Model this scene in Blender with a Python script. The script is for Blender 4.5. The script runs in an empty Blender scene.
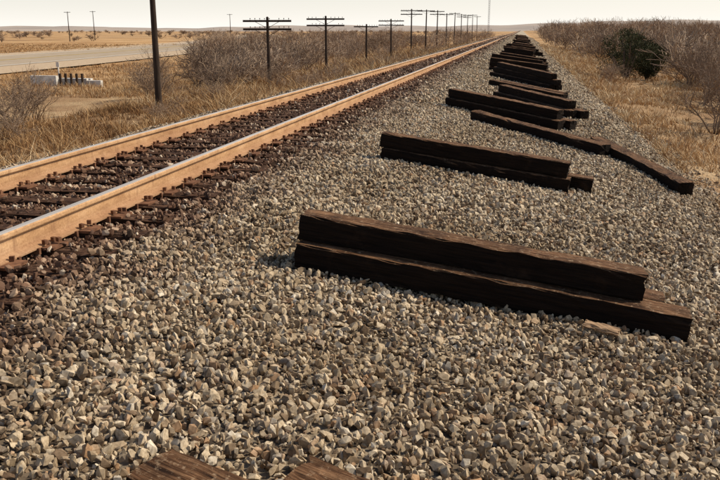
import bpy, math, random
import numpy as np
from mathutils import Vector, Matrix

rng = np.random.default_rng(7)
random.seed(7)
scene = bpy.context.scene
COL = scene.collection

# ------------------------------------------------------------------ helpers
def link(o, parent=None):
    COL.objects.link(o)
    if parent is not None:
        o.parent = parent
    return o

def empty(name, loc=(0, 0, 0)):
    e = bpy.data.objects.new(name, None)
    e.location = loc
    e.empty_display_size = 0.2
    return link(e)

def mesh_np(name, verts, faces, mats=(), attrs=None, mat_idx=None, smooth=False):
    me = bpy.data.meshes.new(name)
    verts = np.asarray(verts, dtype=np.float32)
    if isinstance(faces, np.ndarray):
        faces = [faces]
    loops, starts, tot = [], [], 0
    for fa in faces:
        fa = np.asarray(fa, dtype=np.int32)
        if fa.size == 0:
            continue
        n, k = fa.shape
        loops.append(fa.ravel())
        starts.append(tot + np.arange(n, dtype=np.int32) * k)
        tot += n * k
    loops = np.concatenate(loops); starts = np.concatenate(starts)
    me.vertices.add(len(verts)); me.vertices.foreach_set("co", verts.ravel())
    me.loops.add(len(loops)); me.loops.foreach_set("vertex_index", loops)
    me.polygons.add(len(starts)); me.polygons.foreach_set("loop_start", starts)
    if mat_idx is not None:
        me.polygons.foreach_set("material_index", np.asarray(mat_idx, dtype=np.int32))
    me.polygons.foreach_set("use_smooth", np.full(len(starts), smooth, dtype=bool))
    for m in mats:
        me.materials.append(m)
    if attrs:
        for an, av in attrs.items():
            a = me.attributes.new(an, 'FLOAT', 'POINT')
            a.data.foreach_set("value", np.asarray(av, dtype=np.float32))
    me.update(calc_edges=True)
    me.validate()
    return me

def und(x, y):
    return (np.sin(x * 1.3 + 1.7 * np.sin(y * .7)) * .4 + np.sin(y * 1.9 + x * .8 + 2) * .35
            + np.sin(x * 3.1 - y * 2.3 + 1) * .25 + np.sin(y * 4.3 + 3 * np.sin(x * 1.1)) * .2)

PX = [-5000, -300, -60, -25, -15, -10, -7.4, -6.1, -5.6, -2.75, -1.5, 1.9, 2.8, 4.2, 8, 20, 5000]
PZ = [-2.3, -2.3, -2.2, -2.1, -1.85, -1.3, -.80, -.13, -.030, -.030, -.15, -.60, -.86, -1.05, -1.3, -1.3, -1.3]

def sstep(a, b, x):
    t = np.clip((x - a) / (b - a), 0, 1)
    return t * t * (3 - 2 * t)

def g(x, y):
    x = np.asarray(x, float); y = np.asarray(y, float)
    z = np.interp(x, PX, PZ)
    z = z + sstep(50, 220, y) * 1.3 * sstep(3.5, 14, x)
    wild = np.maximum(sstep(2.6, 5, x), sstep(7, 10, -x))
    z = z + wild * .10 * und(x * .55, y * .55) + wild * .05 * und(x * 1.7 + 9, y * 1.5)
    intrack = sstep(2.2, 2.9, -x) * sstep(-6.0, -5.4, x)
    z = z + (1 - wild) * (1 - intrack) * .034 * und(x * 1.3, y * 1.1)
    return z

# ------------------------------------------------------------------ material helpers
def new_mat(name):
    m = bpy.data.materials.new(name)
    m.use_nodes = True
    nt = m.node_tree
    b = nt.nodes["Principled BSDF"]
    b.inputs["Roughness"].default_value = .85
    if "Specular IOR Level" in b.inputs:
        b.inputs["Specular IOR Level"].default_value = .2
    return m, nt, b

def N(nt, t, **kw):
    n = nt.nodes.new(t)
    for k, v in kw.items():
        setattr(n, k, v)
    return n

def noise(nt, vec, scale, detail=4, rough=.6):
    n = N(nt, "ShaderNodeTexNoise")
    n.inputs["Scale"].default_value = scale
    n.inputs["Detail"].default_value = detail
    n.inputs["Roughness"].default_value = rough
    if vec is not None:
        nt.links.new(vec, n.inputs["Vector"])
    return n.outputs["Fac"]

def ramp(nt, fac, stops):
    r = N(nt, "ShaderNodeValToRGB")
    e = r.color_ramp.elements
    while len(e) < len(stops):
        e.new(.5)
    for i, (p, c) in enumerate(stops):
        e[i].position = p
        e[i].color = (c[0], c[1], c[2], 1)
    nt.links.new(fac, r.inputs["Fac"])
    return r.outputs["Color"]

def mixc(nt, fac, a, b, mode='MIX'):
    m = N(nt, "ShaderNodeMix", data_type='RGBA', blend_type=mode)
    for sock, v in ((m.inputs[0], fac), (m.inputs[6], a), (m.inputs[7], b)):
        if hasattr(v, "links"):
            nt.links.new(v, sock)
        elif isinstance(v, (int, float)):
            sock.default_value = v
        else:
            sock.default_value = (v[0], v[1], v[2], 1)
    return m.outputs[2]

def math_(nt, op, a, b=0.0, c=0.0, clamp=False):
    m = N(nt, "ShaderNodeMath", operation=op, use_clamp=clamp)
    for i, v in enumerate((a, b, c)):
        if hasattr(v, "links"):
            nt.links.new(v, m.inputs[i])
        else:
            m.inputs[i].default_value = v
    return m.outputs[0]

def mrange(nt, v, a, b, c=0., d=1., smooth=True):
    m = N(nt, "ShaderNodeMapRange", interpolation_type='SMOOTHSTEP' if smooth else 'LINEAR')
    nt.links.new(v, m.inputs["Value"])
    for k, x in zip(("From Min", "From Max", "To Min", "To Max"), (a, b, c, d)):
        m.inputs[k].default_value = x
    return m.outputs["Result"]

def mapping(nt, vec, scale):
    m = N(nt, "ShaderNodeMapping")
    m.inputs["Scale"].default_value = scale
    nt.links.new(vec, m.inputs["Vector"])
    return m.outputs["Vector"]

def bump(nt, b, h, strength, dist):
    n = N(nt, "ShaderNodeBump")
    n.inputs["Strength"].default_value = strength
    n.inputs["Distance"].default_value = dist
    nt.links.new(h, n.inputs["Height"])
    nt.links.new(n.outputs["Normal"], b.inputs["Normal"])

def pos(nt):
    return N(nt, "ShaderNodeNewGeometry").outputs["Position"]

def xyz(nt, v):
    s = N(nt, "ShaderNodeSeparateXYZ")
    nt.links.new(v, s.inputs[0])
    return s.outputs

def rust_zone(nt, P):
    o = xyz(nt, P)
    nz = noise(nt, P, 1.6, 2)
    d = math_(nt, 'ABSOLUTE', math_(nt, 'ADD', o[0], 4.08))
    d = math_(nt, 'ADD', d, math_(nt, 'MULTIPLY', math_(nt, 'SUBTRACT', nz, .5), 1.8))
    return mrange(nt, d, 1.0, 2.1, 1., 0.)

# stones: crushed limestone, mixed greys and tans
m_stone, nt, b = new_mat("crushed_stone")
P = pos(nt)
oi = N(nt, "ShaderNodeObjectInfo")
base = ramp(nt, oi.outputs["Random"], [(0, (.13, .085, .052)), (.13, (.29, .215, .14)), (.32, (.44, .35, .24)),
                                        (.58, (.55, .45, .32)), (.8, (.645, .55, .41)), (.88, (.42, .26, .145)), (.94, (.34, .30, .25)), (1, (.76, .68, .55))])
n1 = noise(nt, P, 60, 2, .65)
base = mixc(nt, 1.0, base, ramp(nt, n1, [(.28, (.56, .53, .48)), (.6, (1, 1, 1)), (.8, (1.12, 1.10, 1.06))]), 'MULTIPLY')
n2 = noise(nt, P, .8, 1)
base = mixc(nt, 1.0, base, ramp(nt, n2, [(.3, (.80, .74, .66)), (.7, (1.07, 1.05, 1.02))]), 'MULTIPLY')
rz = rust_zone(nt, P)
rusty = ramp(nt, oi.outputs["Random"], [(0, (.045, .023, .014)), (.4, (.14, .073, .043)), (.7, (.25, .15, .092)), (.9, (.40, .28, .185)), (1, (.56, .46, .34))])
base = mixc(nt, rz, base, rusty)
nt.links.new(base, b.inputs["Base Color"])
b.inputs["Roughness"].default_value = .8

# ground
m_ground, nt, b = new_mat("ground_soil_and_ballast_bed")
P = pos(nt); o = xyz(nt, P)
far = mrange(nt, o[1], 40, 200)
v = N(nt, "ShaderNodeTexVoronoi"); v.inputs["Scale"].default_value = 16
nt.links.new(P, v.inputs["Vector"])
vs = N(nt, "ShaderNodeSeparateColor"); nt.links.new(v.outputs["Color"], vs.inputs[0])
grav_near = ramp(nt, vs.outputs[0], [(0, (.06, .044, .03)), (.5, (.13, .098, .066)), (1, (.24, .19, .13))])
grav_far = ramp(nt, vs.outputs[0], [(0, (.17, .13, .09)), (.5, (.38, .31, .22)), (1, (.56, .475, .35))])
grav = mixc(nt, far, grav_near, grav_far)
grav = mixc(nt, rust_zone(nt, P), grav, (.07, .042, .028))
nA = noise(nt, P, .35, 5, .65); nB = noise(nt, P, 7, 4, .7); nC = noise(nt, P, .02, 5, .6)
soil = ramp(nt, nA, [(.3, (.24, .14, .07)), (.48, (.36, .23, .12)), (.62, (.46, .325, .185)), (.75, (.54, .41, .255))])
soil = mixc(nt, 1.0, soil, ramp(nt, nB, [(.3, (.60, .56, .50)), (.6, (1.05, 1.03, 1))]), 'MULTIPLY')
field = ramp(nt, nC, [(.32, (.27, .165, .085)), (.45, (.47, .275, .12)), (.58, (.60, .40, .205)), (.7, (.36, .25, .15))])
fs = mapping(nt, P, (.05, .35, 1))
field = mixc(nt, 1.0, field, ramp(nt, noise(nt, fs, 1.0, 4), [(.35, (.55, .50, .46)), (.6, (1.08, 1.05, 1))]), 'MULTIPLY')
dist = math_(nt, 'ADD', math_(nt, 'ABSOLUTE', o[0]), math_(nt, 'MULTIPLY', o[1], .25))
soil = mixc(nt, mrange(nt, dist, 28, 60), soil, field)
wob = math_(nt, 'MULTIPLY', math_(nt, 'SUBTRACT', noise(nt, P, 2.2, 3), .5), 1.4)
xw = math_(nt, 'ADD', o[0], wob)
mR = mrange(nt, xw, 2.5, 3.1, 1, 0); mL = mrange(nt, xw, -7.3, -6.7, 0, 1)
mask = math_(nt, 'MULTIPLY', mR, mL)
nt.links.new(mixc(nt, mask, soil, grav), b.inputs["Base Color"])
bump(nt, b, math_(nt, 'ADD', nB, v.outputs["Distance"]), .7, .04)
b.inputs["Roughness"].default_value = .95

# tie wood
def tie_material(name, side, top1, top2, dust):
    m, nt, b = new_mat(name)
    tc = N(nt, "ShaderNodeTexCoord").outputs["Object"]
    geo = N(nt, "ShaderNodeNewGeometry")
    oi = N(nt, "ShaderNodeObjectInfo")
    ad = N(nt, "ShaderNodeVectorMath", operation='ADD')
    cv = N(nt, "ShaderNodeCombineXYZ")
    for i in range(3):
        nt.links.new(math_(nt, 'MULTIPLY', oi.outputs["Random"], 17. + 5 * i), cv.inputs[i])
    nt.links.new(tc, ad.inputs[0]); nt.links.new(cv.outputs[0], ad.inputs[1])
    gv = mapping(nt, ad.outputs[0], (1.2, 26, 26))
    gr = noise(nt, gv, 2.2, 5, .7)
    bl = noise(nt, ad.outputs[0], 3.5, 5, .7)
    spk = noise(nt, ad.outputs[0], 30, 3, .7)
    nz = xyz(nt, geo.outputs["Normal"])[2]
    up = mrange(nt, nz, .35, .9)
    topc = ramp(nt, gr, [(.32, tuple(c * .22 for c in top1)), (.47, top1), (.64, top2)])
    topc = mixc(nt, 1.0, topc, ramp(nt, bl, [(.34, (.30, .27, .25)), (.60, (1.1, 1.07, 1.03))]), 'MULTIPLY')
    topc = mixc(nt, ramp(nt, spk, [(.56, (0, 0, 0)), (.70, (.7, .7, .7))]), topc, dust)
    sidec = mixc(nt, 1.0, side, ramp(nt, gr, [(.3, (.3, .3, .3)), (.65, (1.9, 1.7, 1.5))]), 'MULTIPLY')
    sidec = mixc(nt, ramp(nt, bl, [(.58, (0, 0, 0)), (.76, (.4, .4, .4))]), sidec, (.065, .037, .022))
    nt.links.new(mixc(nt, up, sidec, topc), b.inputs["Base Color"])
    bump(nt, b, math_(nt, 'ADD', gr, math_(nt, 'MULTIPLY', bl, .4)), .9, .016)
    b.inputs["Roughness"].default_value = .85
    b.inputs["Specular IOR Level"].default_value = .12
    return m
m_tie = tie_material("creosoted_wood", (.010, .0065, .0045), (.11, .053, .025), (.25, .14, .073), (.38, .26, .16))  # sides: creosote, darkened further to paint in shade; tops carry dust
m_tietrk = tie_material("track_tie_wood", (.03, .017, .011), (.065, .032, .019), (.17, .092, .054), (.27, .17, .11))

m_rust, nt, b = new_mat("rusted_rail_steel")
P = pos(nt)
zz_ = xyz(nt, P)[2]
r1 = noise(nt, mapping(nt, P, (1, .35, 1)), 6, 5, .7)
c = ramp(nt, r1, [(.28, (.34, .18, .085)), (.5, (.54, .325, .165)), (.72, (.66, .43, .245))])
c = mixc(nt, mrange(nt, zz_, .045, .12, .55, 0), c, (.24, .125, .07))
r2 = noise(nt, P, 60, 3)
c = mixc(nt, 1.0, c, ramp(nt, r2, [(.3, (.74, .70, .66)), (.6, (1, 1, 1))]), 'MULTIPLY')
r3 = noise(nt, mapping(nt, P, (1, 3, .6)), 3, 4, .7)
c = mixc(nt, ramp(nt, r3, [(.56, (0, 0, 0)), (.69, (.55, .55, .55))]), c, (.22, .11, .058))
nt.links.new(c, b.inputs["Base Color"]); b.inputs["Roughness"].default_value = .8
bump(nt, b, r2, .4, .003)

m_steel, nt, b = new_mat("polished_rail_head")
P = pos(nt)
s1 = noise(nt, mapping(nt, P, (30, .6, 1)), 2, 4)
nt.links.new(ramp(nt, s1, [(.3, (.58, .48, .38)), (.7, (.80, .72, .62))]), b.inputs["Base Color"])
b.inputs["Metallic"].default_value = .6; b.inputs["Roughness"].default_value = .45

m_plate, nt, b = new_mat("rusted_plate_steel")
P = pos(nt)
nt.links.new(ramp(nt, noise(nt, P, 14, 4), [(.3, (.07, .03, .017)), (.7, (.25, .12, .062))]), b.inputs["Base Color"])

def attr_mat(name, stops, rough=.9):
    m, nt, b = new_mat(name)
    a = N(nt, "ShaderNodeAttribute"); a.attribute_name = "tint"
    nt.links.new(ramp(nt, a.outputs["Fac"], stops), b.inputs["Base Color"])
    b.inputs["Roughness"].default_value = rough
    return m
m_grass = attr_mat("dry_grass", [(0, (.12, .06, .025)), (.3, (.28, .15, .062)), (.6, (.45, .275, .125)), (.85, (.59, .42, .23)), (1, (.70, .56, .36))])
m_twig = attr_mat("bare_twigs", [(0, (.10, .066, .045)), (.5, (.22, .15, .10)), (1, (.40, .29, .20))])
m_leaf = attr_mat("juniper_foliage", [(0, (.018, .020, .009)), (.5, (.052, .056, .022)), (1, (.12, .112, .048))])
m_bark, nt, b = new_mat("bark")
nt.links.new(ramp(nt, noise(nt, mapping(nt, pos(nt), (8, 8, 1.5)), 4, 5), [(.3, (.06, .04, .03)), (.7, (.17, .12, .09))]), b.inputs["Base Color"])
m_pole, nt, b = new_mat("weathered_pole_wood")
nt.links.new(ramp(nt, noise(nt, mapping(nt, pos(nt), (14, 14, .8)), 2, 5), [(.3, (.022, .014, .010)), (.7, (.07, .045, .03))]), b.inputs["Base Color"])

# ------------------------------------------------------------------ ground sheet
def axis(segs):
    out = []
    for a, b_, s in segs:
        n = max(1, int(round((b_ - a) / s)))
        out += list(np.linspace(a, b_, n, endpoint=False))
    out.append(segs[-1][1])
    return np.array(out)
xsv = axis([(-4500, -600, 400), (-600, -120, 40), (-120, -30, 5), (-30, -9, .7), (-9, 5, .14), (5, 22, .7), (22, 120, 8), (120, 600, 60), (600, 4500, 500)])
ysv = axis([(-60, -2, 6), (-2, 14, .16), (14, 45, .5), (45, 150, 2.0), (150, 600, 15), (600, 4500, 300)])
XX, YY = np.meshgrid(xsv, ysv)
ZZ = g(XX, YY)
inb = ((XX > -6.9) & (XX < 2.8))
ZZ = ZZ - inb * .018
V = np.stack([XX, YY, ZZ], -1).reshape(-1, 3)
nx, ny = len(xsv), len(ysv)
idx = np.arange(nx * ny).reshape(ny, nx)
F = np.stack([idx[:-1, :-1], idx[:-1, 1:], idx[1:, 1:], idx[1:, :-1]], -1).reshape(-1, 4)
link(bpy.data.objects.new("ground", mesh_np("ground", V, F, [m_ground], smooth=True)))

# ------------------------------------------------------------------ ballast stones (one instanced object)
pts, sizes = [], []
def zone(y0, y1, s, rlo, rhi, zj):
    x0, x1 = -6.9, 3.6
    gx = np.arange(x0, x1, s); gy = np.arange(y0, y1, s)
    X, Y = np.meshgrid(gx, gy)
    X = X.ravel() + rng.uniform(-.55, .55, X.size) * s
    Y = Y.ravel() + rng.uniform(-.55, .55, Y.size) * s
    k = (X > -.78 * Y - 1.4) & (X < .32 * Y + 1.4)
    pr = 1 - sstep(2.5, 3.5, X + .3 * und(X * 1.5, Y * 1.4)) * .97
    pr = pr * (1 - .9 * sstep(6.3, 6.9, -X))
    k &= rng.random(X.size) < pr
    phase = np.abs(((Y + .25) % .5) - .25)
    ontie = (np.abs(X + 4.08) < 1.30) & (phase < .105)
    spill = .08 + .30 * sstep(.95, 1.3, np.abs(X + 4.08)) + .20 * (und(X * 2.1, Y * 1.3) > .4)
    k &= ~(ontie & (rng.random(X.size) > spill))
    X, Y = X[k], Y[k]
    r = rlo + (rhi - rlo) * rng.random(X.size) ** 2.0
    Z = g(X, Y) + rng.uniform(-zj, zj, X.size) - .004
    Z = Z - (np.abs(X + 4.08) < 1.35) * .004
    onT = ontie[k]
    Z = np.where(onT, r * .45 + .002, Z)
    pts.append(np.stack([X, Y, Z], -1)); sizes.append(r)
zone(.9, 8, .0295, .011, .036, .019)
zone(8, 18, .040, .017, .040, .018)
zone(18, 40, .068, .030, .058, .02)
zone(40, 110, .14, .058, .10, .03)
zone(110, 260, .27, .10, .17, .04)
pts = np.concatenate(pts); sizes = np.concatenate(sizes)
me = bpy.data.meshes.new("ballast_gravel")
me.vertices.add(len(pts)); me.vertices.foreach_set("co", pts.astype(np.float32).ravel())
a = me.attributes.new("sz", 'FLOAT', 'POINT'); a.data.foreach_set("value", sizes.astype(np.float32))
me.materials.append(m_stone)
ballast = link(bpy.data.objects.new("ballast_gravel", me))
print("stones", len(pts))

ng = bpy.data.node_groups.new("ballast_scatter", "GeometryNodeTree")
ng.interface.new_socket("Geometry", in_out='INPUT', socket_type='NodeSocketGeometry')
ng.interface.new_socket("Geometry", in_out='OUTPUT', socket_type='NodeSocketGeometry')
L = ng.links.new
gi = ng.nodes.new("NodeGroupInput"); go = ng.nodes.new("NodeGroupOutput")
mp = ng.nodes.new("GeometryNodeMeshToPoints"); L(gi.outputs[0], mp.inputs[0])
iop = ng.nodes.new("GeometryNodeInstanceOnPoints"); L(mp.outputs[0], iop.inputs["Points"])
g2i = ng.nodes.new("GeometryNodeGeometryToInstance")
NV = 14
for i in range(NV):
    pn = ng.nodes.new("GeometryNodePoints"); pn.inputs["Count"].default_value = 11 + (i % 5) * 2
    rv = ng.nodes.new("FunctionNodeRandomValue"); rv.data_type = 'FLOAT_VECTOR'
    rv.inputs[0].default_value = (-1, -1, -1); rv.inputs[1].default_value = (1, 1, 1); rv.inputs[8].default_value = i * 13 + 5
    nm = ng.nodes.new("ShaderNodeVectorMath"); nm.operation = 'NORMALIZE'; L(rv.outputs[0], nm.inputs[0])
    ml = ng.nodes.new("ShaderNodeVectorMath"); ml.operation = 'MULTIPLY'; L(nm.outputs[0], ml.inputs[0])
    ml.inputs[1].default_value = (1.25, .75 + .06 * (i % 5), .50 + .07 * (i % 4))
    L(ml.outputs[0], pn.inputs["Position"])
    ch = ng.nodes.new("GeometryNodeConvexHull"); L(pn.outputs[0], ch.inputs[0])
    sm = ng.nodes.new("GeometryNodeSetMaterial"); sm.inputs["Material"].default_value = m_stone; L(ch.outputs[0], sm.inputs[0])
    L(sm.outputs[0], g2i.inputs[0])
L(g2i.outputs[0], iop.inputs["Instance"])
iop.inputs["Pick Instance"].default_value = True
ri = ng.nodes.new("FunctionNodeRandomValue"); ri.data_type = 'INT'; ri.inputs[4].default_value = 0; ri.inputs[5].default_value = NV - 1; ri.inputs[8].default_value = 3
L(ri.outputs[2], iop.inputs["Instance Index"])
rr = ng.nodes.new("FunctionNodeRandomValue"); rr.data_type = 'FLOAT_VECTOR'; rr.inputs[0].default_value = (0, 0, 0); rr.inputs[1].default_value = (6.283, 6.283, 6.283); rr.inputs[8].default_value = 11
L(rr.outputs[0], iop.inputs["Rotation"])
na = ng.nodes.new("GeometryNodeInputNamedAttribute"); na.data_type = 'FLOAT'; na.inputs[0].default_value = "sz"
L(na.outputs[0], iop.inputs["Scale"])
L(iop.outputs[0], go.inputs[0])
md = ballast.modifiers.new("scatter", 'NODES'); md.node_group = ng

# ------------------------------------------------------------------ timber
def tie_mesh(name, length, w, h, seed, mat, nseg=28, wear=1.0):
    r = np.random.default_rng(seed)
    c = .012
    prof = []
    cs = [(w / 2 - c, h - c, 0), (-w / 2 + c, h - c, 90), (-w / 2 + c, c, 180), (w / 2 - c, c, 270)]
    for (cy, cz, a0) in cs:
        for k in (0, 45, 90):
            an = math.radians(a0 + k)
            prof.append((cy + c * math.cos(an), cz + c * math.sin(an), 1))
    full = []
    n = len(prof)
    for i in range(n):
        full.append(prof[i])
        if i % 3 == 2:
            p, q = prof[i], prof[(i + 1) % n]
            for t in (.25, .5, .75):
                full.append((p[0] * (1 - t) + q[0] * t, p[1] * (1 - t) + q[1] * t, 0))
    prof = np.array(full); m = len(prof)
    xs = np.linspace(-length / 2, length / 2, nseg + 1)
    vs = []
    ph = r.uniform(0, 6.28, 8)
    gouge = np.zeros(nseg + 1)
    for _ in range(r.integers(1, 4)):
        cg = r.integers(0, nseg + 1); gouge += r.uniform(.006, .018) * np.exp(-((np.arange(nseg + 1) - cg) / r.uniform(.6, 2.2)) ** 2)
    corner = r.integers(0, 2)
    for i, x in enumerate(xs):
        bend = .006 * math.sin(x * 1.4 + ph[0]) * wear
        bz = .005 * math.sin(x * 1.1 + ph[1]) * wear
        j = r.normal(0, .0022 * wear, (m, 2))
        chip = prof[:, 2] * np.maximum(0, r.normal(0, .005 * wear, m))
        top_c = (prof[:, 2] > 0) & (prof[:, 1] > h / 2) & ((prof[:, 0] < 0) if corner == 0 else (prof[:, 0] > 0))
        chip = chip + top_c * gouge[i] * wear
        py = prof[:, 0] * (1 - chip / (w / 2)) + j[:, 0] + bend
        pz = h / 2 + (prof[:, 1] - h / 2) * (1 - chip / (h / 2)) + j[:, 1] + bz
        px = np.full(m, x)
        if i in (0, nseg):
            px = px + r.normal(0, .006 * wear, m)
        vs.append(np.stack([px, py, pz], -1))
    vs = np.concatenate(vs)
    fq = []
    for i in range(nseg):
        for k in range(m):
            k2 = (k + 1) % m
            fq.append((i * m + k, (i + 1) * m + k, (i + 1) * m + k2, i * m + k2))
    c0 = len(vs)
    vs = np.concatenate([vs, [[-length / 2 - .001, 0, h / 2], [length / 2 + .001, 0, h / 2]]])
    ft = []
    for k in range(m):
        k2 = (k + 1) % m
        ft.append((c0, k, k2)); ft.append((c0 + 1, nseg * m + k2, nseg * m + k))
    return vs, np.array(fq), np.array(ft)

tie_seed = [100]
def tie_between(parent, pL, pR, w=.235, h=.185, mat=None, nseg=28):
    tie_seed[0] += 1
    pL = Vector(pL); pR = Vector(pR)
    d = pR - pL; ln = d.length; d.normalize()
    side = Vector((0, 0, 1)).cross(d).normalized()
    up = d.cross(side).normalized()
    vs, fq, ft = tie_mesh("tie", ln, w, h, tie_seed[0], mat, nseg)
    me = mesh_np("railroad_tie", vs, [fq, ft], [mat or m_tie])
    o = bpy.data.objects.new("tie", me)
    M = Matrix((d, side, up)).transposed().to_4x4()
    M.translation = (pL + pR) / 2
    o.matrix_world = M
    COL.objects.link(o)
    if parent is not None:
        o.parent = parent
        o.matrix_parent_inverse = Matrix.Identity(4)
    return o

def gz(x, y):
    return float(g(x, y))

def stack(L0, R0, items, sink=.0, nseg=28):
    e = empty("railroad_tie_stack")
    d = Vector((R0[0] - L0[0], R0[1] - L0[1], 0)).normalized()
    s = Vector((-d.y, d.x, 0))
    zl = L0[2] if len(L0) > 2 else gz(*L0[:2]); zr = R0[2] if len(R0) > 2 else gz(*R0[:2])
    Lv = Vector((L0[0], L0[1], zl + .012 - sink)); Rv = Vector((R0[0], R0[1], zr + .012 - sink))
    D = (Rv - Lv); D.normalize()
    for it in items:
        off, lay, tl, tr = it[:4]
        sl, sr = (it[4], it[5]) if len(it) > 4 else (0, 0)
        hh = .186
        p = Lv + D * tl + s * (off + sl) + Vector((0, 0, lay * (hh + .004)))
        q = Rv - D * tr + s * (off + sr) + Vector((0, 0, lay * (hh + .004)))
        tie_between(e, p, q, nseg=nseg)
    return e

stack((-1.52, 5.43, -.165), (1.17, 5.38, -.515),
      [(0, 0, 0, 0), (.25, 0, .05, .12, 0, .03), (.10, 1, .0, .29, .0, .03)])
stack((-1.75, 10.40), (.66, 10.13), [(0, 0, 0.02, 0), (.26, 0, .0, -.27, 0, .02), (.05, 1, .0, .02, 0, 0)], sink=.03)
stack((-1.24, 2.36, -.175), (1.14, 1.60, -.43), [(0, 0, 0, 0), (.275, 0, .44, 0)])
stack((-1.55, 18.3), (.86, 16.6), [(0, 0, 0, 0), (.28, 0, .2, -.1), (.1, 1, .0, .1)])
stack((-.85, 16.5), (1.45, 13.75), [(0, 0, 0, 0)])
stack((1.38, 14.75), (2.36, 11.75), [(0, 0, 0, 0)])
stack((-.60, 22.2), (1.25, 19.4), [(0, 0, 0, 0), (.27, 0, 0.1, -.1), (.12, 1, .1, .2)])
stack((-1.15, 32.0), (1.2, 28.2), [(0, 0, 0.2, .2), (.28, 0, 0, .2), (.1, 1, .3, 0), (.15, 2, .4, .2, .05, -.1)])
stack((-.9, 26.6), (1.3, 24.6), [(0, 0, 0, 0), (.3, 0, .2, .2)])
y = 35.5
while y < 235:
    cx = random.uniform(-.25, .35); an = random.uniform(.15, .95)
    ln = 1.3
    a_ = (cx - ln * math.cos(an), y + ln * math.sin(an)); b_ = (cx + ln * math.cos(an), y - ln * math.sin(an))
    its = [(0, 0, 0, 0), (.27, 0, random.uniform(-.2, .3), random.uniform(-.2, .3), 0, random.uniform(0, .15))]
    if random.random() < .75:
        its.append((.12, 1, random.uniform(0, .3), random.uniform(-.2, .3), random.uniform(-.1, .1), random.uniform(-.1, .1)))
    if random.random() < .4:
        its.append((.1, 2, random.uniform(0, .3), random.uniform(0, .3), -.05, .08))
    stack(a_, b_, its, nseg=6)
    y += random.uniform(2.6, 4.6) if y < 90 else random.uniform(4, 8)

# ------------------------------------------------------------------ railway track
track = empty("railway_track")
TC = -4.08; Y0, Y1 = -12.0, 900.0
half = [(.076, .000), (.076, .011), (.040, .021), (.014, .034), (.009, .055), (.009, .110), (.013, .134), (.034, .143), (.037, .150), (.037, .172), (.031, .182), (.016, .1865)]
prof = half + [(-x, z) for x, z in reversed(half)]
ysr = np.concatenate([np.arange(Y0, 60, 1.0), np.linspace(60, Y1, 30)])
m = len(prof)
for nm, xc in (("near_rail", TC + .7525), ("far_rail", TC - .7525)):
    vs = []
    for yy in ysr:
        for (px, pz) in prof:
            wv = .002 * math.sin(yy * .5)
            vs.append((xc + px + wv, yy, .021 + pz + .002 * math.sin(yy * .31 + xc)))
    fq, mi = [], []
    for i in range(len(ysr) - 1):
        for k in range(m):
            k2 = (k + 1) % m
            fq.append((i * m + k, i * m + k2, (i + 1) * m + k2, (i + 1) * m + k))
            mi.append(1 if k in (10, 11, 12) else 0)
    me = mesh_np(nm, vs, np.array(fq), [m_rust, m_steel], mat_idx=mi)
    link(bpy.data.objects.new(nm, me), track)

def boxes(cs, hs, yaw=None):
    cs = np.asarray(cs, float); hs = np.broadcast_to(np.asarray(hs, float), cs.shape)
    sg = np.array([(-1, -1, -1), (1, -1, -1), (1, 1, -1), (-1, 1, -1), (-1, -1, 1), (1, -1, 1), (1, 1, 1), (-1, 1, 1)], float)
    loc = sg[None] * hs[:, None]
    if yaw is not None:
        c, s = np.cos(yaw)[:, None], np.sin(yaw)[:, None]
        loc = np.stack([loc[..., 0] * c - loc[..., 1] * s, loc[..., 0] * s + loc[..., 1] * c, loc[..., 2]], -1)
    vs = (cs[:, None] + loc).reshape(-1, 3)
    fb = np.array([(0, 3, 2, 1), (4, 5, 6, 7), (0, 1, 5, 4), (1, 2, 6, 5), (2, 3, 7, 6), (3, 0, 4, 7)])
    f = (np.arange(len(cs))[:, None, None] * 8 + fb[None]).reshape(-1, 4)
    return vs, f
tv, tq, tt, n0 = [], [], [], 0
for i in range(-16, 440):
    yy = i * .5
    near = yy < 30
    vs, fq, ft = tie_mesh("t", 2.6 + random.uniform(-.08, .08), .22, .17, 900 + i, None, nseg=14 if near else 2, wear=1.5)
    an = random.uniform(-.016, .016)
    X = vs[:, 0] * math.cos(an) - vs[:, 1] * math.sin(an) + TC + random.uniform(-.05, .05)
    Y = vs[:, 0] * math.sin(an) + vs[:, 1] * math.cos(an) + yy
    Z = vs[:, 2] - .17 + random.uniform(-.004, .0)
    tv.append(np.stack([X, Y, Z], -1)); tq.append(fq + n0); tt.append(ft + n0); n0 += len(vs)
me = mesh_np("track_ties", np.concatenate(tv), [np.concatenate(tq), np.concatenate(tt)], [m_tietrk])
link(bpy.data.objects.new("track_ties", me), track)
pc, sc, ac = [], [], []
for i in range(-10, 260):
    yy = i * .5
    for xc in (TC + .7525, TC - .7525):
        pc.append((xc + .0, yy, .0125))
        for sx in (-1, 1):
            for sy in (-.055, .055):
                if random.random() < .9:
                    sc.append((xc + sx * (.083 + random.uniform(0, .006)), yy + sy, .045 + random.uniform(-.004, .012)))
            if random.random() < .5:
                sc.append((xc + sx * .135, yy + .04, .034 + random.uniform(0, .02)))
        for sy in (-.135, .135):
            ac.append((xc, yy + sy, .006))
v1, f1 = boxes(pc, (.175, .097, .0095))
link(bpy.data.objects.new("tie_plates", mesh_np("tie_plates", v1, f1, [m_plate])), track)
v1, f1 = boxes(sc, (.016, .013, .016), rng.uniform(-.4, .4, len(sc)))
link(bpy.data.objects.new("spikes", mesh_np("spikes", v1, f1, [m_plate])), track)
v1, f1 = boxes(ac, (.094, .012, .0225))
link(bpy.data.objects.new("rail_anchors", mesh_np("rail_anchors", v1, f1, [m_plate])), track)

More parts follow.
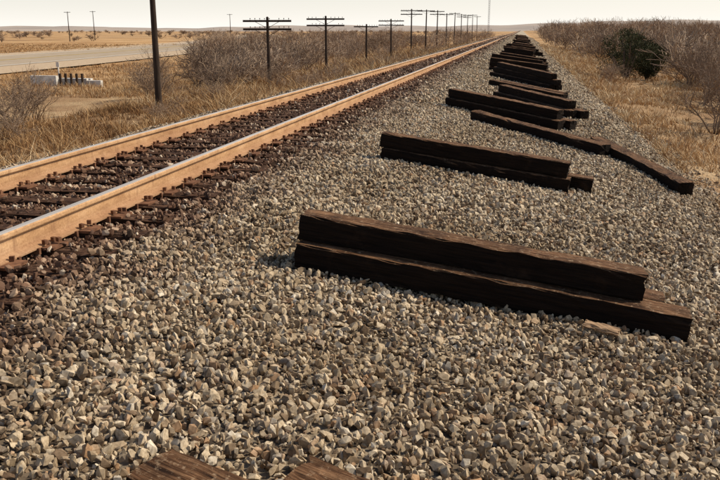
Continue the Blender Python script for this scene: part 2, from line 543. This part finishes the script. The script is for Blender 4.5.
def scrap(name, x, y, size, mat, rot):
    vs, fq, ft = tie_mesh("s", size[0], size[1], size[2], int(abs(x * 100 + y * 10)), None, nseg=6, wear=1.2 if size[1] > .06 else .6)
    o = bpy.data.objects.new(name, mesh_np(name, vs, [fq, ft], [mat]))
    o.location = (x, y, gz(x, y) + .03); o.rotation_euler = rot
    link(o)
scrap("rusted_tie_plate", 1.98, 7.45, (.36, .20, .03), m_plate, (.25, -.5, .4))
scrap("rusted_tie_plate", 2.05, 7.62, (.34, .19, .03), m_plate, (-.3, .2, 1.2))
m_chip, nt, b = new_mat("split_wood")
nt.links.new(ramp(nt, noise(nt, mapping(nt, pos(nt), (3, 30, 30)), 2, 4), [(.3, (.22, .13, .07)), (.7, (.44, .29, .17))]), b.inputs["Base Color"])
scrap("wood_splinter", .60, 5.10, (.22, .09, .025), m_chip, (.1, .12, -.3))
scrap("wood_splinter", .95, 6.85, (.30, .06, .028), m_tie, (.1, .12, .2))

# ------------------------------------------------------------------ vegetation templates
def tubes(segs, sides=3):
    segs = np.array(segs, float)
    p0, p1, r0, r1 = segs[:, :3], segs[:, 3:6], segs[:, 6], segs[:, 7]
    d = p1 - p0; d /= (np.linalg.norm(d, axis=1, keepdims=True) + 1e-9)
    ref = np.where(np.abs(d[:, 2:3]) > .9, np.array([[1., 0, 0]]), np.array([[0, 0, 1.]]))
    u = np.cross(d, ref); u /= np.linalg.norm(u, axis=1, keepdims=True); w = np.cross(d, u)
    vs = []
    for p, r in ((p0, r0), (p1, r1)):
        for k in range(sides):
            a = 2 * math.pi * k / sides
            vs.append(p + (u * math.cos(a) + w * math.sin(a)) * r[:, None])
    vs = np.stack(vs, 1)
    n = len(segs)
    fb = np.array([(k, (k + 1) % sides, sides + (k + 1) % sides, sides + k) for k in range(sides)])
    f = (np.arange(n)[:, None, None] * (2 * sides) + fb[None]).reshape(-1, 4)
    return vs.reshape(-1, 3), f

def shrub_segs(seed, H=2.5, stems=7, depth=4, kids=3, spread=.75, rt=.004):
    r = random.Random(seed)
    segs = []
    def grow(p, d, ln, rad, lev):
        n = 4 if lev < 2 else 3
        q = p.copy()
        for i in range(n):
            d = (d + Vector((r.gauss(0, .22), r.gauss(0, .22), r.gauss(.04, .16)))).normalized()
            if d.z < -.1: d.z = .05
            q2 = q + d * ln / n
            ra = max(rt, rad * (1 - i / n * .45)); rb = max(rt * .8, rad * (1 - (i + 1) / n * .45))
            segs.append((*q, *q2, ra, rb))
            q = q2
            if lev < depth and (i > 0 or lev > 0):
                for _ in range(kids if i == n - 1 else r.randint(1, max(1, kids - 1))):
                    ax = Vector((r.gauss(0, 1), r.gauss(0, 1), r.gauss(.2, .7))).normalized()
                    nd = (d * .75 + ax * .75).normalized()
                    grow(q, nd, ln * r.uniform(.45, .72), rad * .5, lev + 1)
    for s in range(stems):
        a = r.uniform(0, 6.283); t = r.uniform(.1, spread)
        d = Vector((math.cos(a) * t, math.sin(a) * t, 1)).normalized()
        grow(Vector((math.cos(a) * .08, math.sin(a) * .08, -.05)), d, H * r.uniform(.38, .55), H * .011, 0)
    return segs

def shrub_template(seed, **kw):
    s = shrub_segs(seed, **kw)
    vs, f = tubes(s)
    hh = vs[:, 2].max()
    return vs / hh, f

def merged(name, tmpls, places, mat):
    V, Fq, T, n0 = [], [], [], 0
    for (x, y, z, h, wd, yaw, tn) in places:
        vs, f = tmpls[random.randrange(len(tmpls))]
        c, s = math.cos(yaw), math.sin(yaw)
        vv = np.stack([(vs[:, 0] * c - vs[:, 1] * s) * wd + x, (vs[:, 0] * s + vs[:, 1] * c) * wd + y, vs[:, 2] * h + z], -1)
        V.append(vv); Fq.append(f + n0); n0 += len(vs)
        T.append(np.clip(tn + vs[:, 2] * .25 + rng.normal(0, .06, len(vs)), 0, 1))
    me = mesh_np(name, np.concatenate(V), np.concatenate(Fq), [mat], {"tint": np.concatenate(T)})
    return link(bpy.data.objects.new(name, me))

near_t = [shrub_template(s, stems=8, depth=3, kids=2, rt=.0055) for s in (1, 2, 3)]
far_t = [shrub_template(s, stems=8, depth=2, kids=2, rt=.012) for s in (11, 12, 13, 14)]

def single(name, t, x, y, h, wd, tn):
    vs, f = t
    me = mesh_np(name, vs * np.array([wd, wd, h]), f, [m_twig], {"tint": np.clip(tn + vs[:, 2] * .3 + rng.normal(0, .08, len(vs)), 0, 1)})
    o = bpy.data.objects.new(name, me)
    o.location = (x, y, gz(x, y)); o.rotation_euler = (0, 0, random.uniform(0, 6.28))
    link(o)
for (x, y, h, wd, tn) in [(5.0, 21.8, 3.0, 2.7, .35), (6.3, 25.5, 3.0, 2.6, .25), (7.4, 29.0, 2.7, 2.6, .45), (7.0, 33, 2.8, 2.6, .3), (8.4, 36, 3.1, 3.0, .2), (9.4, 39, 3.0, 3.0, .4),
                          (8.6, 44, 3.2, 3.2, .25), (4.7, 44.5, 1.3, 1.5, .4), (-16.3, 23.8, 2.2, 2.2, .35), (-15.2, 21.6, 1.4, 1.6, .45), (-17.6, 26.0, 2.2, 2.2, .4), (-18.5, 28.5, 2.3, 2.2, .3), (-17.0, 36.0, 1.9, 2.1, .3),
                          (-18.2, 38.0, 2.2, 2.4, .45), (-16.4, 42.0, 2.0, 2.4, .4), (-20.5, 45.0, 2.6, 2.8, .3), (-19.0, 52.0, 3.0, 3.0, .35), (4.3, 40.0, 1.2, 1.4, .5), (-12.6, 41, 1.5, 1.6, .4),
                          (-13.4, 30, .9, 1.3, .5), (-12.0, 26, .8, 1.2, .6), (-13.8, 35, 1.2, 1.5, .5)]:
    single("mesquite_shrub", near_t[random.randrange(3)], x, y, h, wd, tn)

pl = []
for i in range(430):
    y = 46 + 300 * random.random() ** 1.5
    x = random.uniform(-.40 * y - 3, -16.3 if y < 130 else -11)
    if x < -.41 * y or x < -95: continue
    h = random.uniform(1.2, 2.9) * (1 + y / 400)
    pl.append((x, y, gz(x, y) - .1, h, h * random.uniform(.8, 1.4), random.uniform(0, 6.28), random.uniform(.1, .9)))
for i in range(90):
    y = random.uniform(38, 200); x = random.uniform(-14, -9)
    h = random.uniform(.6, 1.4)
    pl.append((x, y, gz(x, y) - .1, h, h * 1.1, random.uniform(0, 6.28), random.uniform(.2, .9)))
merged("mesquite_brush", far_t, pl, m_twig)
pl = []
for i in range(330):
    y = 42 + 300 * random.random() ** 1.25
    x = random.uniform(5.2 + (2.6 if y < 70 else 0), 16 + y * .25)
    h = random.uniform(1.7, 3.2) * (1 + y / 350)
    pl.append((x, y, gz(x, y) - .1, h, h * random.uniform(.8, 1.3), random.uniform(0, 6.28), random.uniform(.1, .9)))
merged("roadside_brush", far_t, pl, m_twig)
pl = []
for i in range(420):
    y = random.uniform(150, 1300); x = random.uniform(-1.0 * y, -.10 * y)
    if -140 < x < -45 and y < 420: continue
    h = random.uniform(1.0, 2.6) * (1 + y / 1200)
    pl.append((x, y, gz(x, y) - .2, h, h * random.uniform(1, 2.4), random.uniform(0, 6.28), random.uniform(.2, .8)))
for i in range(200):
    y = random.uniform(300, 1300); x = random.uniform(.02 * y, .4 * y)
    h = random.uniform(2, 4) * (1 + y / 900)
    pl.append((x, y, gz(x, y) - .2, h, h * random.uniform(1, 2), random.uniform(0, 6.28), random.uniform(.2, .7)))
dist_t = [shrub_template(s, stems=9, depth=1, kids=4, rt=.028) for s in (21, 22, 23)]
merged("distant_brush", dist_t, pl, m_twig)

def juniper(x, y, h, w, seed):
    r = np.random.default_rng(seed)
    e = empty("juniper_tree", (x, y, gz(x, y)))
    segs = []
    for i in range(9):
        a = r.uniform(0, 6.28); t = r.uniform(.1, .6)
        p = Vector((0, 0, 0)); d = Vector((math.cos(a) * t, math.sin(a) * t, 1)).normalized()
        for k in range(5):
            d = (d + Vector(r.normal(0, .12, 3))).normalized()
            q = p + d * h * .17
            segs.append((*p, *q, .07 * (1 - k / 6), .07 * (1 - (k + 1) / 6))); p = q
    vs, f = tubes(segs, 6)
    link(bpy.data.objects.new("trunk_and_limbs", mesh_np("trunk", vs, f, [m_bark])), e)
    V, T = [], []
    for c in range(62):
        u = r.normal(0, 1, 3); u /= np.linalg.norm(u); rad = r.uniform(.35, 1.0) ** .6
        zc = .52 + .45 * u[2] * rad
        wid = w / 2 * (1.1 - .4 * zc) * (1 + .35 * math.sin(3 * math.atan2(u[1], u[0]) + seed))
        cen = np.array([u[0] * rad * wid, u[1] * rad * wid, zc * h])
        n = 125
        pp = r.normal(0, 1, (n, 3)) * np.array([.15, .15, .14]) * h / 2.8
        cc = cen + pp
        d = pp / (np.linalg.norm(pp, axis=1, keepdims=True)) + np.array([0, 0, .5]) + r.normal(0, .4, (n, 3))
        d /= np.linalg.norm(d, axis=1, keepdims=True)
        s = np.cross(d, r.normal(0, 1, (n, 3))); s /= np.linalg.norm(s, axis=1, keepdims=True)
        L_ = r.uniform(.06, .14, (n, 1)); W_ = r.uniform(.012, .03, (n, 1))
        V.append(np.stack([cc - s * W_, cc + s * W_, cc + d * L_], 1).reshape(-1, 3))
        T.append(np.repeat(np.clip(r.normal(.5, .2) + r.normal(0, .15, n), 0, 1), 3))
    V = np.concatenate(V); F = np.arange(len(V)).reshape(-1, 3)
    link(bpy.data.objects.new("foliage", mesh_np("foliage", V, F, [m_leaf], {"tint": np.concatenate(T)})), e)
juniper(5.75, 47, 2.8, 2.9, 3)
juniper(7.1, 48.5, 2.3, 2.2, 5)
juniper(9.2, 70, 2.4, 2.6, 8)

def grass(name, places, nb=14):
    n = len(places); P_ = np.array(places)
    z = g(P_[:, 0], P_[:, 1])
    k = nb
    a = rng.uniform(0, 6.283, (n, k)); rr_ = rng.random((n, k)) * P_[:, 3:4]
    bx = P_[:, 0:1] + np.cos(a) * rr_; by = P_[:, 1:2] + np.sin(a) * rr_
    bz = np.repeat(z[:, None], k, 1) - .02
    hh = P_[:, 2:3] * rng.uniform(.35, 1.15, (n, k))
    a2 = a + rng.normal(0, .9, (n, k)); lean = hh * rng.uniform(.2, 1.3, (n, k))
    wv = rng.uniform(.002, .0055, (n, k)) * (1 + P_[:, 1:2] / 22)
    a3 = rng.uniform(0, 6.283, (n, k)); sx = np.cos(a3) * wv; sy = np.sin(a3) * wv
    b0 = np.stack([bx - sx, by - sy, bz], -1); b1 = np.stack([bx + sx, by + sy, bz], -1)
    mx = bx + np.cos(a2) * lean * .35; my = by + np.sin(a2) * lean * .35; mz = bz + hh * .6
    m0 = np.stack([mx - sx * .8, my - sy * .8, mz], -1); m1 = np.stack([mx + sx * .8, my + sy * .8, mz], -1)
    tp = np.stack([bx + np.cos(a2) * lean, by + np.sin(a2) * lean, bz + hh], -1)
    V = np.stack([b0, b1, m1, m0, tp], 2).reshape(-1, 3)
    o = np.arange(n * k) * 5
    Q = np.stack([o, o + 1, o + 2, o + 3], -1); T = np.stack([o + 3, o + 2, o + 4], -1)
    t = np.clip(P_[:, 4:5] + rng.normal(0, .16, (n, k)), 0, 1)
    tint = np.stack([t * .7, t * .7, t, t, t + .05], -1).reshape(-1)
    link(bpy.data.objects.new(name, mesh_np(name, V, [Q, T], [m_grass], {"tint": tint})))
pl = []
while len(pl) < 13500:
    y = 8 + 110 * random.random() ** 1.5; x = -6.8 - 11 * random.random() ** .9
    if x < -.80 * y - 2: continue
    cl = float(und(x * .5, y * .4))
    if random.random() > .5 + .5 * cl: continue
    h = random.uniform(.10, .36) * (1 + .6 * cl) * (1 + y / 300)
    if random.random() < .06: h *= 2.1
    pl.append((x, y, h, random.uniform(.05, .18) * (1 + y / 60), .36 + .32 * cl + random.uniform(-.28, .28)))
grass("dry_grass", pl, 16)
pl = []
while len(pl) < 11000:
    y = 8 + 120 * random.random() ** 1.4; x = 2.8 + 13 * random.random() ** 1.2
    if x > .34 * y + 3: continue
    cl = float(und(x * .6 + 4, y * .45))
    if random.random() > .5 + .6 * cl: continue
    h = random.uniform(.06, .26) * (1 + .4 * cl) * (1 + y / 250)
    if random.random() < .06: h *= 1.9
    pl.append((x, y, h, random.uniform(.05, .18) * (1 + y / 60), .66 + .22 * cl + random.uniform(-.25, .25)))
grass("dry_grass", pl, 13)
pl = []
while len(pl) < 7000:
    y = 40 + 160 * random.random() ** 1.2; x = random.uniform(-.72 * y - 2, -17)
    if -78 < x < -42: continue
    h = random.uniform(.2, .5)
    pl.append((x, y, h, random.uniform(.2, .7), .55 + random.uniform(-.3, .3)))
grass("dry_grass", pl, 9)

# ------------------------------------------------------------------ telegraph poles
def pole(x, y, top, arms=2, arm_w=3.0, r=.13):
    z0 = gz(x, y)
    e = empty("telegraph_pole", (x, y, z0))
    H = top - z0
    n = 12; vs = []
    hs = [-.3, 0, H * .33, H * .66, H]
    lean = random.uniform(-.012, .012)
    for zz in hs:
        rr_ = r * (1 - .35 * max(zz, 0) / H)
        for k in range(n):
            a = 2 * math.pi * k / n
            vs.append((rr_ * math.cos(a) + lean * zz, rr_ * math.sin(a), zz))
    f = [(i * n + k, i * n + (k + 1) % n, (i + 1) * n + (k + 1) % n, (i + 1) * n + k) for i in range(len(hs) - 1) for k in range(n)]
    t = len(vs); vs.append((lean * H, 0, H + .05))
    tt = [((len(hs) - 1) * n + k, (len(hs) - 1) * n + (k + 1) % n, t) for k in range(n)]
    link(bpy.data.objects.new("shaft", mesh_np("shaft", vs, [np.array(f), np.array(tt)], [m_pole])), e)
    cs, hz, ins, br = [], [], [], []
    for a in range(arms):
        za = H - .22 - a * .48
        cs.append((0, -r - .055, za)); hz.append((arm_w / 2, .05, .06))
        for k in range(10):
            xx = (-.5 + (k + .5) / 10) * arm_w
            if abs(xx) > .12 and random.random() < .75:
                ins += [(xx, -r - .055, za + .065, xx, -r - .055, za + .12, .012, .012), (xx, -r - .055, za + .12, xx, -r - .055, za + .17, .032, .024)]
        for s in (-1, 1):
            br.append((s * .75, -r - .06, za - .04, 0, -r * .9, za - .42, .014, .014))
    v1, f1 = boxes(cs, hz)
    link(bpy.data.objects.new("crossarms", mesh_np("crossarms", v1, f1, [m_pole])), e)
    v1, f1 = tubes(ins + br, 6)
    link(bpy.data.objects.new("insulator_pins_and_braces", mesh_np("pins", v1, f1, [m_pole])), e)
pole(-15, 32.1, 5.6, 2, 3.0, .145)
for i, (yy, tp) in enumerate([(47.8, 2.25), (62.8, 2.55), (79.8, 2.05), (95.7, 2.75), (113.6, 4.3)]):
    pole(-15, yy, tp, 2 if i != 2 else 1, 3.0 if i != 2 else 2.4, .12)
yy = 131
while yy < 300:
    pole(-15, yy, 4.5 + (yy - 130) * .012 + random.uniform(-.3, .3), random.choice((1, 2)), random.uniform(2.2, 3.0), .13)
    yy += 17.5 + (yy - 130) * .07
for (x, y, t) in [(-150, 255, 7.5), (-160, 290, 8.5), (-120, 330, 8)]:
    pole(x, y, t, 1, 2.4, .16)

m_metal, nt, b = new_mat("galvanised_metal"); b.inputs["Base Color"].default_value = (.16, .16, .16, 1); b.inputs["Roughness"].default_value = .6
e = empty("radio_mast", (-13, 330, gz(-13, 330)))
segs = []
for k in range(24):
    z0, z1 = k * .8, (k + 1) * .8
    c4 = [(-.25, -.25), (.25, -.25), (.25, .25), (-.25, .25)]
    for j in range(4):
        a_, b_ = c4[j], c4[(j + 1) % 4]
        segs.append((a_[0], a_[1], z0, a_[0], a_[1], z1, .045, .045))
        segs.append((a_[0], a_[1], z0, b_[0], b_[1], z1, .025, .025))
v1, f1 = tubes(segs, 4)
link(bpy.data.objects.new("lattice", mesh_np("lattice", v1, f1, [m_metal])), e)

# ------------------------------------------------------------------ highway
m_road, nt, b = new_mat("sun_bleached_asphalt")
P = pos(nt)
nt.links.new(ramp(nt, noise(nt, P, .6, 6), [(.3, (.32, .245, .165)), (.7, (.44, .345, .24))]), b.inputs["Base Color"])
m_shoulder, nt, b = new_mat("gravel_shoulder")
nt.links.new(ramp(nt, noise(nt, pos(nt), 2.5, 6), [(.3, (.38, .26, .16)), (.7, (.56, .43, .28))]), b.inputs["Base Color"])
m_white, nt, b = new_mat("white_paint")
nt.links.new(ramp(nt, noise(nt, pos(nt), 9, 5), [(.3, (.55, .53, .48)), (.6, (.80, .78, .73))]), b.inputs["Base Color"])
m_yel, nt, b = new_mat("yellow_paint"); b.inputs["Base Color"].default_value = (.55, .36, .06, 1)
path = np.array([(-50, -20), (-54, 30), (-61, 90), (-70, 150), (-86, 230), (-130, 400), (-230, 700)], float)
tpar = np.linspace(0, len(path) - 1, 120)
px = np.interp(tpar, range(len(path)), path[:, 0]); py = np.interp(tpar, range(len(path)), path[:, 1])
ker = np.ones(13) / 13
pxs = np.convolve(np.pad(px, 6, 'edge'), ker, 'valid'); pys = np.convolve(np.pad(py, 6, 'edge'), ker, 'valid')
dx = np.gradient(pxs); dy = np.gradient(pys); ll = np.hypot(dx, dy); nxp, nyp = dy / ll, -dx / ll
def strip(o0, o1, dz, name, mat, parent):
    z = -2.02 + 0 * pxs
    A = np.stack([pxs + nxp * o0, pys + nyp * o0, z + dz], -1); B = np.stack([pxs + nxp * o1, pys + nyp * o1, z + dz], -1)
    n = len(pxs); V = np.concatenate([A, B]); i = np.arange(n - 1)
    F = np.stack([i, i + n, i + n + 1, i + 1], -1)
    link(bpy.data.objects.new(name, mesh_np(name, V, F, [mat])), parent)
road = empty("highway")
strip(-15, 15, 0.0, "gravel_shoulder", m_shoulder, road)
strip(-9, 8, .02, "asphalt", m_road, road)
strip(-8.4, -8.1, .03, "edge_line", m_white, road); strip(7.1, 7.4, .03, "edge_line", m_white, road)
strip(-.7, -.5, .03, "centre_line", m_yel, road); strip(-.3, -.1, .03, "centre_line", m_yel, road)

m_conc, nt, b = new_mat("whitewashed_concrete")
nt.links.new(ramp(nt, noise(nt, pos(nt), 3, 6), [(.3, (.42, .38, .32)), (.65, (.74, .71, .65))]), b.inputs["Base Color"])
e = empty("concrete_culvert", (-30.2, 49.6, gz(-30.2, 49.6)))
v1, f1 = boxes([(-1.1, 0, .30), (.9, .25, .22), (0, .8, .15), (2.4, .3, .15)], [(.95, .16, .40), (1.0, .12, .30), (1.9, .16, .35), (.5, .14, .25)])
link(bpy.data.objects.new("headwall", mesh_np("headwall", v1, f1, [m_conc])), e)
v1, f1 = boxes([(x, -.12, .38) for x in (.15, .55, .95, 1.35, 1.75)], (.06, .06, .48))
link(bpy.data.objects.new("posts", mesh_np("posts", v1, f1, [m_pole])), e)
e = empty("marker_post", (-33.5, 55, gz(-33.5, 55)))
v1, f1 = boxes([(0, 0, .6), (0, -.04, 1.05)], [(.04, .04, .6), (.12, .02, .18)])
link(bpy.data.objects.new("post_and_panel", mesh_np("post", v1, f1, [m_conc])), e)

# ------------------------------------------------------------------ hills
m_hill, nt, b = new_mat("hazy_hill")
nt.links.new(ramp(nt, noise(nt, mapping(nt, pos(nt), (1, 1, 6)), .006, 6), [(.35, (.32, .27, .23)), (.65, (.44, .36, .29))]), b.inputs["Base Color"])
hx = np.linspace(-4000, 2500, 320)
top = 10 + 10 * (np.sin(hx * .0021 + 1) * .5 + np.sin(hx * .0067) * .3 + .5) + 1.5 * np.sin(hx * .031) + 14 * sstep(0, 700, hx)
rows = [(2300, np.full_like(hx, -3.)), (2500, top * .7), (2620, top), (2900, top * .9), (3400, np.full_like(hx, -3.))]
V = np.concatenate([np.stack([hx, yy + 60 * np.sin(hx * .004 + k), zz], -1) for k, (yy, zz) in enumerate(rows)])
n = len(hx); F = []
for r_ in range(4):
    i = np.arange(n - 1) + r_ * n
    F.append(np.stack([i, i + 1, i + 1 + n, i + n], -1))
link(bpy.data.objects.new("hills", mesh_np("hills", V, np.concatenate(F), [m_hill], smooth=True)))

# ------------------------------------------------------------------ light
el = math.radians(43); S = Vector((.88 * math.cos(el), .475 * math.cos(el), math.sin(el))).normalized()
w = bpy.data.worlds.new("World"); scene.world = w; w.use_nodes = True
nt = w.node_tree; bg = nt.nodes["Background"]
sky = nt.nodes.new("ShaderNodeTexSky"); sky.sky_type = 'NISHITA'; sky.sun_disc = False
sky.sun_elevation = el; sky.sun_rotation = math.atan2(S.x, S.y)
sky.dust_density = 1.0; sky.air_density = 1.0; sky.ozone_density = 1.0
# bright low haze layer near the horizon
tc = nt.nodes.new("ShaderNodeTexCoord")
zc = math_(nt, 'MAXIMUM', xyz(nt, tc.outputs["Generated"])[2], 0.0)
hz = math_(nt, 'EXPONENT', math_(nt, 'MULTIPLY', zc, -11.0))
col = mixc(nt, hz, sky.outputs[0], (9.8, 9.4, 8.7))
nt.links.new(col, bg.inputs[0]); bg.inputs[1].default_value = .11
ld = bpy.data.lights.new("sun", 'SUN'); ld.energy = 5.0; ld.angle = math.radians(.5); ld.color = (1, .89, .72)
lo = bpy.data.objects.new("sun", ld); lo.rotation_euler = (-S).to_track_quat('-Z', 'Y').to_euler(); lo.location = (30, 20, 40); link(lo)

# ------------------------------------------------------------------ camera
cd = bpy.data.cameras.new("camera"); cam = bpy.data.objects.new("camera", cd); link(cam)
th, ps = math.radians(14.71), math.radians(11.08)
Fv = Vector((-math.sin(ps) * math.cos(th), math.cos(ps) * math.cos(th), -math.sin(th)))
cam.location = (0, 0, 1.505); cam.rotation_euler = Fv.to_track_quat('-Z', 'Y').to_euler()
cd.lens = 40; cd.sensor_width = 36; cd.clip_start = .05; cd.clip_end = 12000
scene.camera = cam
scene.view_settings.view_transform = 'Standard'; scene.view_settings.look = 'None'; scene.view_settings.exposure = 0
